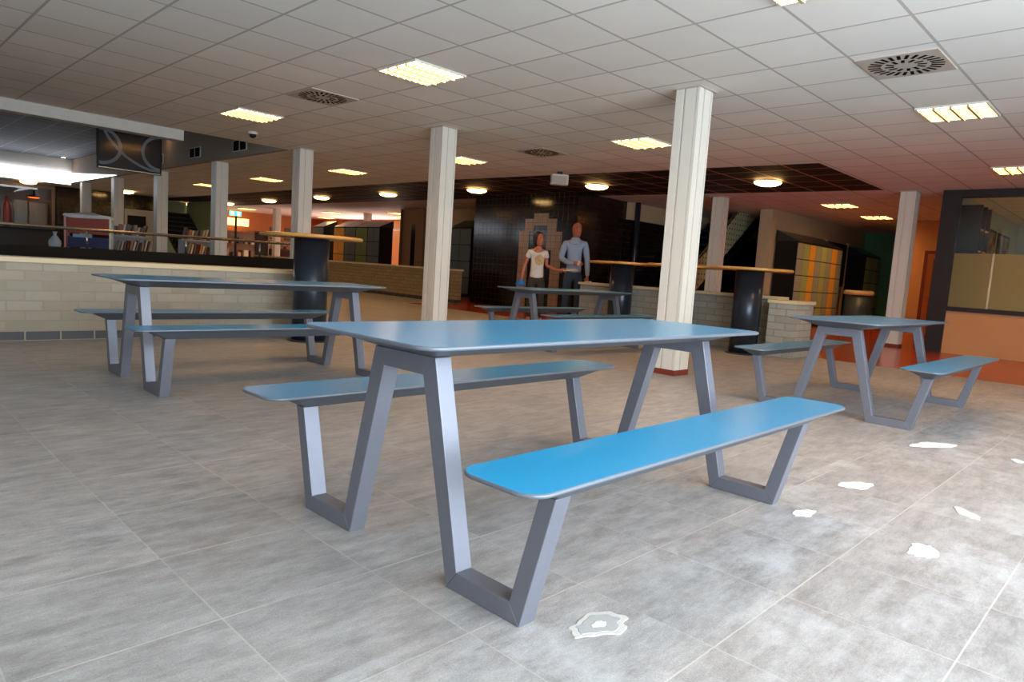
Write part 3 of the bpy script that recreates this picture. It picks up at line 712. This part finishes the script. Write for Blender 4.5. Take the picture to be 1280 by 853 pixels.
for (bx_,by_,rz,w_,zs,grp,lb) in ((14.0,29.5,-.6,2.2,(1.23,.72),'pale boxes on the low library shelf','low library shelf'),(13.3,32.9,0,2.4,(.17,.78,1.4),'goods on the glowing back shelf','glowing left back shelf'),(16.0,32.9,0,2.2,(.17,.67,1.17),'goods on the right back shelf','right back shelf')):
    for z in zs:
        x=.12; q_=0
        while x<w_-.3:
            ww=random.uniform(.12,.24); hh=random.uniform(.16,.34)
            o=MB().box(0,ww,0,.2,0,hh).obj('storage_box',mat('book_cover_%d'%(k%8),tints[k%8],.6),bevel=.006)
            o.location=(bx_+x*math.cos(rz)-.05*math.sin(rz)*-1*0-math.sin(rz)*.08, by_+x*math.sin(rz)+math.cos(rz)*.08, z); o.rotation_euler=(0,0,rz); tag(o,tn[k%8]+' box, '+ORD[q_]+' from the left on the '+{0:'upper',1:'middle',2:'lower'}[sorted(zs,reverse=True).index(z) if len(zs)==3 else (0 if z==max(zs) else 2)]+' board of the '+lb,'box',grp); q_+=1; x+=ww+random.uniform(.06,.2); k+=1
tag(MB().box(0,1.5,-.08,0,0,.35).obj('cove_light',mat('warm_cove',(255,200,110),.5,emit=4),loc=(13.4,33.0,2.25)),'glowing warm light band high on the orange library wall','light')
for x,lb in ((16.5,'black poster on the orange library wall, left of the pair'),(17.3,'black poster on the orange library wall, right of the pair')):
    t=thing('poster',lb,'poster',(x,33.4,2.05)); MB().box(-.28,.28,-.03,0,-.3,.3).obj('frame',M_black,t); MB().box(-.25,.25,-.034,-.031,-.27,.27).obj('sheet',mat('poster_sheet',(40,34,32),.4),t)
for (x,y,lb) in ((14.2,28.6,'thin cream library column between the shelves'),(16.6,25.2,'thin grey library column beyond the left lockers')):
    t=thing('column',lb,'column',(x,y,0)); MB().box(-.13,.13,-.13,.13,0.05,H).obj('shaft',M_white,t,bevel=.01); MB().box(-.14,.14,-.14,.14,0,.05).obj('plinth',M_plinth,t)

# plaster patches where old fixings were
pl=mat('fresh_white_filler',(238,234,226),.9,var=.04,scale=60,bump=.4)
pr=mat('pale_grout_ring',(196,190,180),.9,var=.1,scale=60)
pls=[(5.33,1.10,.17,.07,'large white filler patch on the floor in front of the right picnic table'),(3.80,1.10,.11,.055,'white filler patch on the floor left of the large patch'),
 (3.10,1.10,.07,.035,'small white filler patch on the floor closest to the nearest bench end'),(3.06,.62,.10,.05,'white filler patch on the floor nearest the lower right corner'),
 (1.56,1.09,.10,.06,'ring shaped grey and white filler mark in front of the nearest bench leg'),(5.36,.63,.06,.03,'tiny white filler patch at the right edge of the floor'),(3.79,.61,.08,.04,'faint beige filler mark at the right, between white patches')]
for k,(x,y,a,b,lb) in enumerate(pls):
    rnd=random.Random(k*7+3); ph=[rnd.uniform(0,6.28) for _ in range(4)]
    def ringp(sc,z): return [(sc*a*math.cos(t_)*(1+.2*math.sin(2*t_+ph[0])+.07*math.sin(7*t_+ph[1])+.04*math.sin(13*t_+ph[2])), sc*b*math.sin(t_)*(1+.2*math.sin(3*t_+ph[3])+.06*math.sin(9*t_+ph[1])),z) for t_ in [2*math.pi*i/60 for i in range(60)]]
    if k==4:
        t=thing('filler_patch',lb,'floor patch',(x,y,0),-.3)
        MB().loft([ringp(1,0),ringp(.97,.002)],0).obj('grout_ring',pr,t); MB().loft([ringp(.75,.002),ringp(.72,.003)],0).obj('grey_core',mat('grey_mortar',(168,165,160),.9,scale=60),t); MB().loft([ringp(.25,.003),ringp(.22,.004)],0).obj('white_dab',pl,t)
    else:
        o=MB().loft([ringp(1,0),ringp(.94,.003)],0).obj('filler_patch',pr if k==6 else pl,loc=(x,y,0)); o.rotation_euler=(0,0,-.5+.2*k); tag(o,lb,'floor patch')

# ------------------------------------------------------------------ people
def skin_obj(name, verts, edges, radii, m, parent, root=0, sub=2):
    me=bpy.data.meshes.new(name); me.from_pydata(verts,edges,[]); me.materials.append(m)
    o=bpy.data.objects.new(name,me); COL.objects.link(o); o.parent=parent
    md=o.modifiers.new('skin','SKIN'); md.use_smooth_shade=True; md.branch_smoothing=.4
    sv_=me.skin_vertices[0].data
    for i,r in enumerate(radii): sv_[i].radius=r if isinstance(r,tuple) else (r,r); sv_[i].use_root=(i==root)
    sb=o.modifiers.new('sub','SUBSURF'); sb.levels=sub; sb.render_levels=sub
    return o
def chain(pts): # helper to collect several chains into verts/edges
    V=[];E=[];Rr=[]
    for ch in pts:
        prev=None
        for p in ch:
            if isinstance(p,int): prev=p; continue
            V.append(p[:3]); Rr.append(p[3] if len(p)==4 else (p[3],p[4])); i=len(V)-1
            if prev is not None: E.append((prev,i))
            prev=i
    return V,E,Rr
SKIN=mat('skin',(178,100,70),.5); HAIR=mat('dark_hair',(28,20,18),.6)
def hand_chain(px,py,pz,dx,dz,s_=1):
    """palm and fingers from a wrist index placeholder"""
    return []
MAT_BROW=mat('brow_hair',(40,28,22),.7)
def person(lb,loc,hgt,arms,bald,top_m,low_m,sleeve,shoe_m,hair_long,tilt=0,hips=.105):
    """local frame: x right in the picture, -y towards the camera"""
    t=thing('person',lb,'person',loc,-A); k=hgt/1.75
    def P(x,y,z,*r): return (x*k,y*k,z*k)+tuple(q*k for q in r)
    C=[[P(0,0,.95,.12,.095),P(0,0,1.1,.115,.085),P(0,0,1.28,.14,.095),P(0,0,1.40,.12,.08),P(0,0,1.475,.058),P(0,-.01,1.55,.058)]]
    C.append([0,P(-hips*.8,0,.86,.085),P(-.10,-.01,.5,.055),P(-.11,.02,.1,.038),P(-.115,-.10,.035,.035),P(-.12,-.17,.025,.028)])
    C.append([0,P(hips*.8,0,.86,.085),P(.10,-.03,.5,.055),P(.12,.0,.1,.038),P(.125,-.12,.035,.035),P(.13,-.19,.025,.028)])
    # arms from the upper chest (index 3)
    for a in arms: C.append([3]+[P(*q) for q in a])
    V,E,Rr=chain(C)
    # fingers: grow five short chains from each hand end
    n_end=[]; idx=6+5+5
    for a in arms:
        idx+=len(a); n_end.append(idx-1)
    for e,a in zip(n_end,arms):
        hp=Vector(V[e]); wp=Vector(V[e-1]); d=(hp-wp).normalized(); sd=d.cross(Vector((0,1,0))); sd=sd.normalized() if sd.length>.1 else Vector((1,0,0))
        for q,ln in zip((-.03,-.01,.01,.03),(.065,.08,.075,.06)):
            b=hp+sd*q*k; V.append(tuple(b+d*.03*k)); Rr.append(.0095*k); E.append((e,len(V)-1))
            V.append(tuple(b+d*(.03+ln*.6)*k+Vector((0,-.01,-.004))*k)); Rr.append(.009*k); E.append((len(V)-2,len(V)-1))
            V.append(tuple(b+d*(.03+ln)*k+Vector((0,-.03,-.01))*k)); Rr.append(.008*k); E.append((len(V)-2,len(V)-1))
        b=hp-d*.02*k-sd*.035*k; V.append(tuple(b)); Rr.append(.012*k); E.append((e,len(V)-1)); V.append(tuple(b+(d*.03-sd*.02)*k)); Rr.append(.01*k); E.append((len(V)-2,len(V)-1))
    body=skin_obj('body',V,E,Rr,SKIN,t)
    # head with nose, mouth, ears joined as one sculpted mesh
    hd=MB(); n_=24; rings=[]
    prof=[(-.125,.035,.045),(-.115,.055,.065),(-.09,.068,.085),(-.05,.074,.096),(0,.078,.102),(.045,.079,.103),(.08,.07,.092),(.105,.05,.068),(.12,.02,.03)]
    for z_,rx,ry in prof:
        ring=[]
        for i in range(n_):
            an=2*math.pi*i/n_; x=rx*math.cos(an); y=ry*math.sin(an)
            f=-math.sin(an)
            if f>.95:                                   # face centre line: brow, nose, lips, chin
                y-= {-.05:.006,0:.022,.045:.006,-.09:.006,-.115:.012}.get(z_,0) if z_ in (-.05,0,.045,-.09,-.115) else 0
            if abs(x)>rx*.97 and abs(z_)<.01: x*=1.14   # ears
            if z_==.045 and .75<f<.95: y+=.008          # eye sockets
            ring.append((x*k,(y)*k,z_*k))
        rings.append(ring)
    hd.loft(rings,0,True); h_=hd.obj('head',SKIN,t,loc=(0.0+.01*k,-.02*k,1.63*k)); h_.rotation_euler=(0,0,tilt)
    h_.modifiers.new('sub','SUBSURF').render_levels=1
    for sx in (-1,1):
        MB().lathe([(.001,-.008*k),(.007*k,-.004*k),(.008*k,0),(.007*k,.004*k),(.001,.008*k)],n=10).obj('eye',M_black,h_,loc=(sx*.03*k,-.094*k,.02*k))
    br_=MAT_BROW
    for sx in (-1,1): MB().box(-.02*k,.02*k,-.006*k,.004*k,-.004*k,.004*k).obj('eyebrow',br_,h_,loc=(sx*.031*k,-.1*k,.042*k),bevel=.002)
    MB().loft([[(-.008*k,0,.03*k),(.008*k,0,.03*k),(0,-.004*k,.03*k)],[(-.016*k,0,-.022*k),(.016*k,0,-.022*k),(0,-.026*k,-.018*k)]],0,True).obj('nose',SKIN,h_,loc=(0,-.098*k,.0))
    MB().box(-.022*k,.022*k,-.006*k,.004*k,-.003*k,.003*k).obj('mouth',mat('lips',(150,70,60),.5),h_,loc=(0,-.098*k,-.052*k),bevel=.002)
    if not bald:
        hr=MB(); rg=[]
        for z_,rx,ry in ((-.15,.075,.05),(-.09,.096,.075),(-.03,.104,.092),(.03,.106,.104),(.08,.1,.106),(.12,.075,.085),(.145,.03,.04)):
            rg.append([(rx*math.cos(2*math.pi*i/n_)*k, (ry*math.sin(2*math.pi*i/n_)+.034)*k, z_*k) for i in range(n_)])
        hr.loft(rg,0,True); hr.obj('hair',HAIR,h_)
        if hair_long: MB().lathe([(.01*k,-.03*k),(.035*k,-.02*k),(.04*k,.01*k),(.02*k,.035*k)],n=16).obj('hair_bun',HAIR,h_,loc=(0,.12*k,.05*k))
    else:
        hr=MB(); rg=[]
        for z_,rx,ry in ((-.03,.082,.07),(.02,.084,.075),(.06,.078,.068)):
            rg.append([(rx*math.cos(math.pi*i/n_)*k, (ry*math.sin(math.pi*i/n_)+.034)*k, z_*k) for i in range(n_+1)])
        hr.loft(rg,0,True); hr.obj('hair',mat('short_grey_brown_hair',(70,52,42),.7),h_)
    # shirt
    g=1.13
    T=[[P(0,0,.86,.15,.118),P(0,0,.97,.145,.112),P(0,0,1.1,.13,.1),P(0,0,1.28,.155,.108),P(0,0,1.40,.132,.09),P(0,0,1.455,.07,.065)]]
    for a in arms:
        nn=len(a)-1 if sleeve=='long' else 2
        pts=[(q[0],q[1],q[2],q[3]*1.28) for q in a[:nn]]
        if sleeve!='long':
            a0,a1=a[0],a[1]; pts=[(a0[0],a0[1],a0[2],a0[3]*1.3),(a0[0]+(a1[0]-a0[0])*.5,a0[1]+(a1[1]-a0[1])*.5,a0[2]+(a1[2]-a0[2])*.5,a0[3]*1.25)]
        T.append([4]+[P(*q) for q in pts])
    V,E,Rr=chain(T); skin_obj('shirt',V,E,Rr,top_m,t)
    L_=[[P(0,0,.96,.13,.105),P(0,0,.9,.135,.108)],[1,P(-hips*.85,0,.82,.1),P(-.10,-.01,.5,.072),P(-.11,.02,.12,.062)],[1,P(hips*.85,0,.82,.1),P(.10,-.03,.5,.072),P(.12,0,.12,.062)]]
    V,E,Rr=chain(L_); skin_obj('trousers',V,E,Rr,low_m,t)
    for x,y in ((-.117,-.07),(.127,-.09)):
        sh=MB(); sh.loft([[(x*k+w_*math.cos(2*math.pi*i/16)*k*.045,(y+.125*math.sin(2*math.pi*i/16))*k,z_*k) for i in range(16)] for w_,z_ in ((1,0),(1.08,.02),(.95,.06),(.5,.085))],0,True); sh.obj('shoe',shoe_m,t)
    return t,k
shirt_b=mat('light_blue_shirt',(150,164,184),.8,var=.06,scale=30); jeans=mat('blue_jeans',(52,64,82),.9,var=.12,scale=30)
man,k=person('bald man in a light blue shirt and jeans, papers in his lowered hand',(10.6,8.72,0),2.01,
   [[(-.17,0,1.40,.055),(-.235,.02,1.13,.042),(-.10,-.16,1.05,.034),(-.01,-.19,1.06,.026),(.03,-.2,1.06,.028)],
    [(.17,0,1.40,.055),(.225,.02,1.12,.042),(.235,-.08,.9,.033),(.235,-.1,.83,.025),(.235,-.1,.79,.03)]],True,shirt_b,jeans,'long',M_black,False,tilt=.2)
tee=mat('white_printed_tshirt',(214,204,190),.9,var=.3,scale=7); brown=mat('brown_trousers',(60,48,38),.9)
wom,k2=person('woman in a white printed t-shirt and dark trousers holding out a sheet of paper',(9.52,8.72,0),1.72,
   [[(-.15,0,1.39,.048),(-.235,.03,1.13,.036),(-.27,-.02,.92,.029),(-.28,-.03,.85,.022),(-.285,-.03,.80,.026)],
    [(.15,0,1.39,.048),(.18,-.05,1.14,.036),(.33,-.16,1.08,.029),(.41,-.2,1.08,.022),(.45,-.21,1.08,.026)]],False,tee,brown,'short',mat('orange_shoes',(190,80,40),.5),True,tilt=.5,hips=.11)
MB().lathe([(.135*k,-.035*k),(.118*k,-.005*k),(.092*k,.03*k),(.074*k,.065*k),(.07*k,.078*k),(.066*k,.06*k)],n=24,cap=False).obj('shirt_collar',shirt_b,man,loc=(0,0,1.42*k))
MB().lathe([(.001,-.004*k),(.009*k,-.003*k),(.009*k,.003*k),(.001,.004*k)],n=10).obj('shirt_button',M_white,man,loc=(0,-.112*k,1.36*k))
pm=MB(); pm.loft([[(.085*k2*math.cos(a_)*(1+.06*math.sin(7*a_)), y_-.02*k2*math.cos(a_)**2*-1, .1*k2*math.sin(a_)*(1+.08*math.sin(6*a_))) for a_ in [2*math.pi*i/40 for i in range(40)]] for y_ in (-.122*k2,-.128*k2)],0)
pm.obj('shirt_print',mat('floral_print',(196,160,110),.9,var=.5,scale=22),wom,loc=(.03*k2,0,1.24*k2))
def held(name,mb,m,lb,cat,loc,rz=-A):
    o=mb.obj(name,m,loc=loc); o.rotation_euler=(0,0,rz); return tag(o,lb,cat)
def wl(base,x,y,z): 
    c_,s_=math.cos(-A),math.sin(-A); return (base[0]+x*c_-y*s_, base[1]+x*s_+y*c_, z)
M_paper=mat('paper',(214,196,176),.8); 
held('paper_sheet',MB().add([(-.02,-.09,0),(.26,-.05,.03),(.22,.12,.06),(-.04,.08,.05),(-.02,-.09,.003),(.26,-.05,.033),(.22,.12,.063),(-.04,.08,.053)],[(3,2,1,0),(4,5,6,7),(0,1,5,4),(1,2,6,5),(2,3,7,6),(3,0,4,7)]),M_paper,'pinkish sheet of paper held out by the woman','paper',wl((9.52,8.72),.5,-.22,1.04))
held('paper_roll',MB().tube([(0,0,0),(.03,0,.1)],.03,12),M_paper,'small roll of paper in the man\'s raised hand','paper',wl((10.6,8.72),.06,-.25,1.16))
held('paper_bundle',MB().prism(rrect(-.06,.08,-.03,.03,.02),-.12,.04),M_paper,'crumpled paper bundle in the man\'s lowered hand','paper',wl((10.6,8.72),.28,-.12,.84))
bb=MB().loft([[(x_*1.1*math.cos(a_)*(1+.1*math.sin(3*a_)),x_*.6*math.sin(a_),z_) for a_ in [2*math.pi*i/20 for i in range(20)]] for x_,z_ in ((.03,.0),(.08,.01),(.085,.04),(.05,.08),(.025,.1),(.03,.12))],0,True)
held('blue_pouch',bb,mat('bright_blue_cloth',(20,110,190),.6),'small bright blue pouch in the woman\'s lowered hand','pouch',wl((9.52,8.72),-.29,-.04,.72))
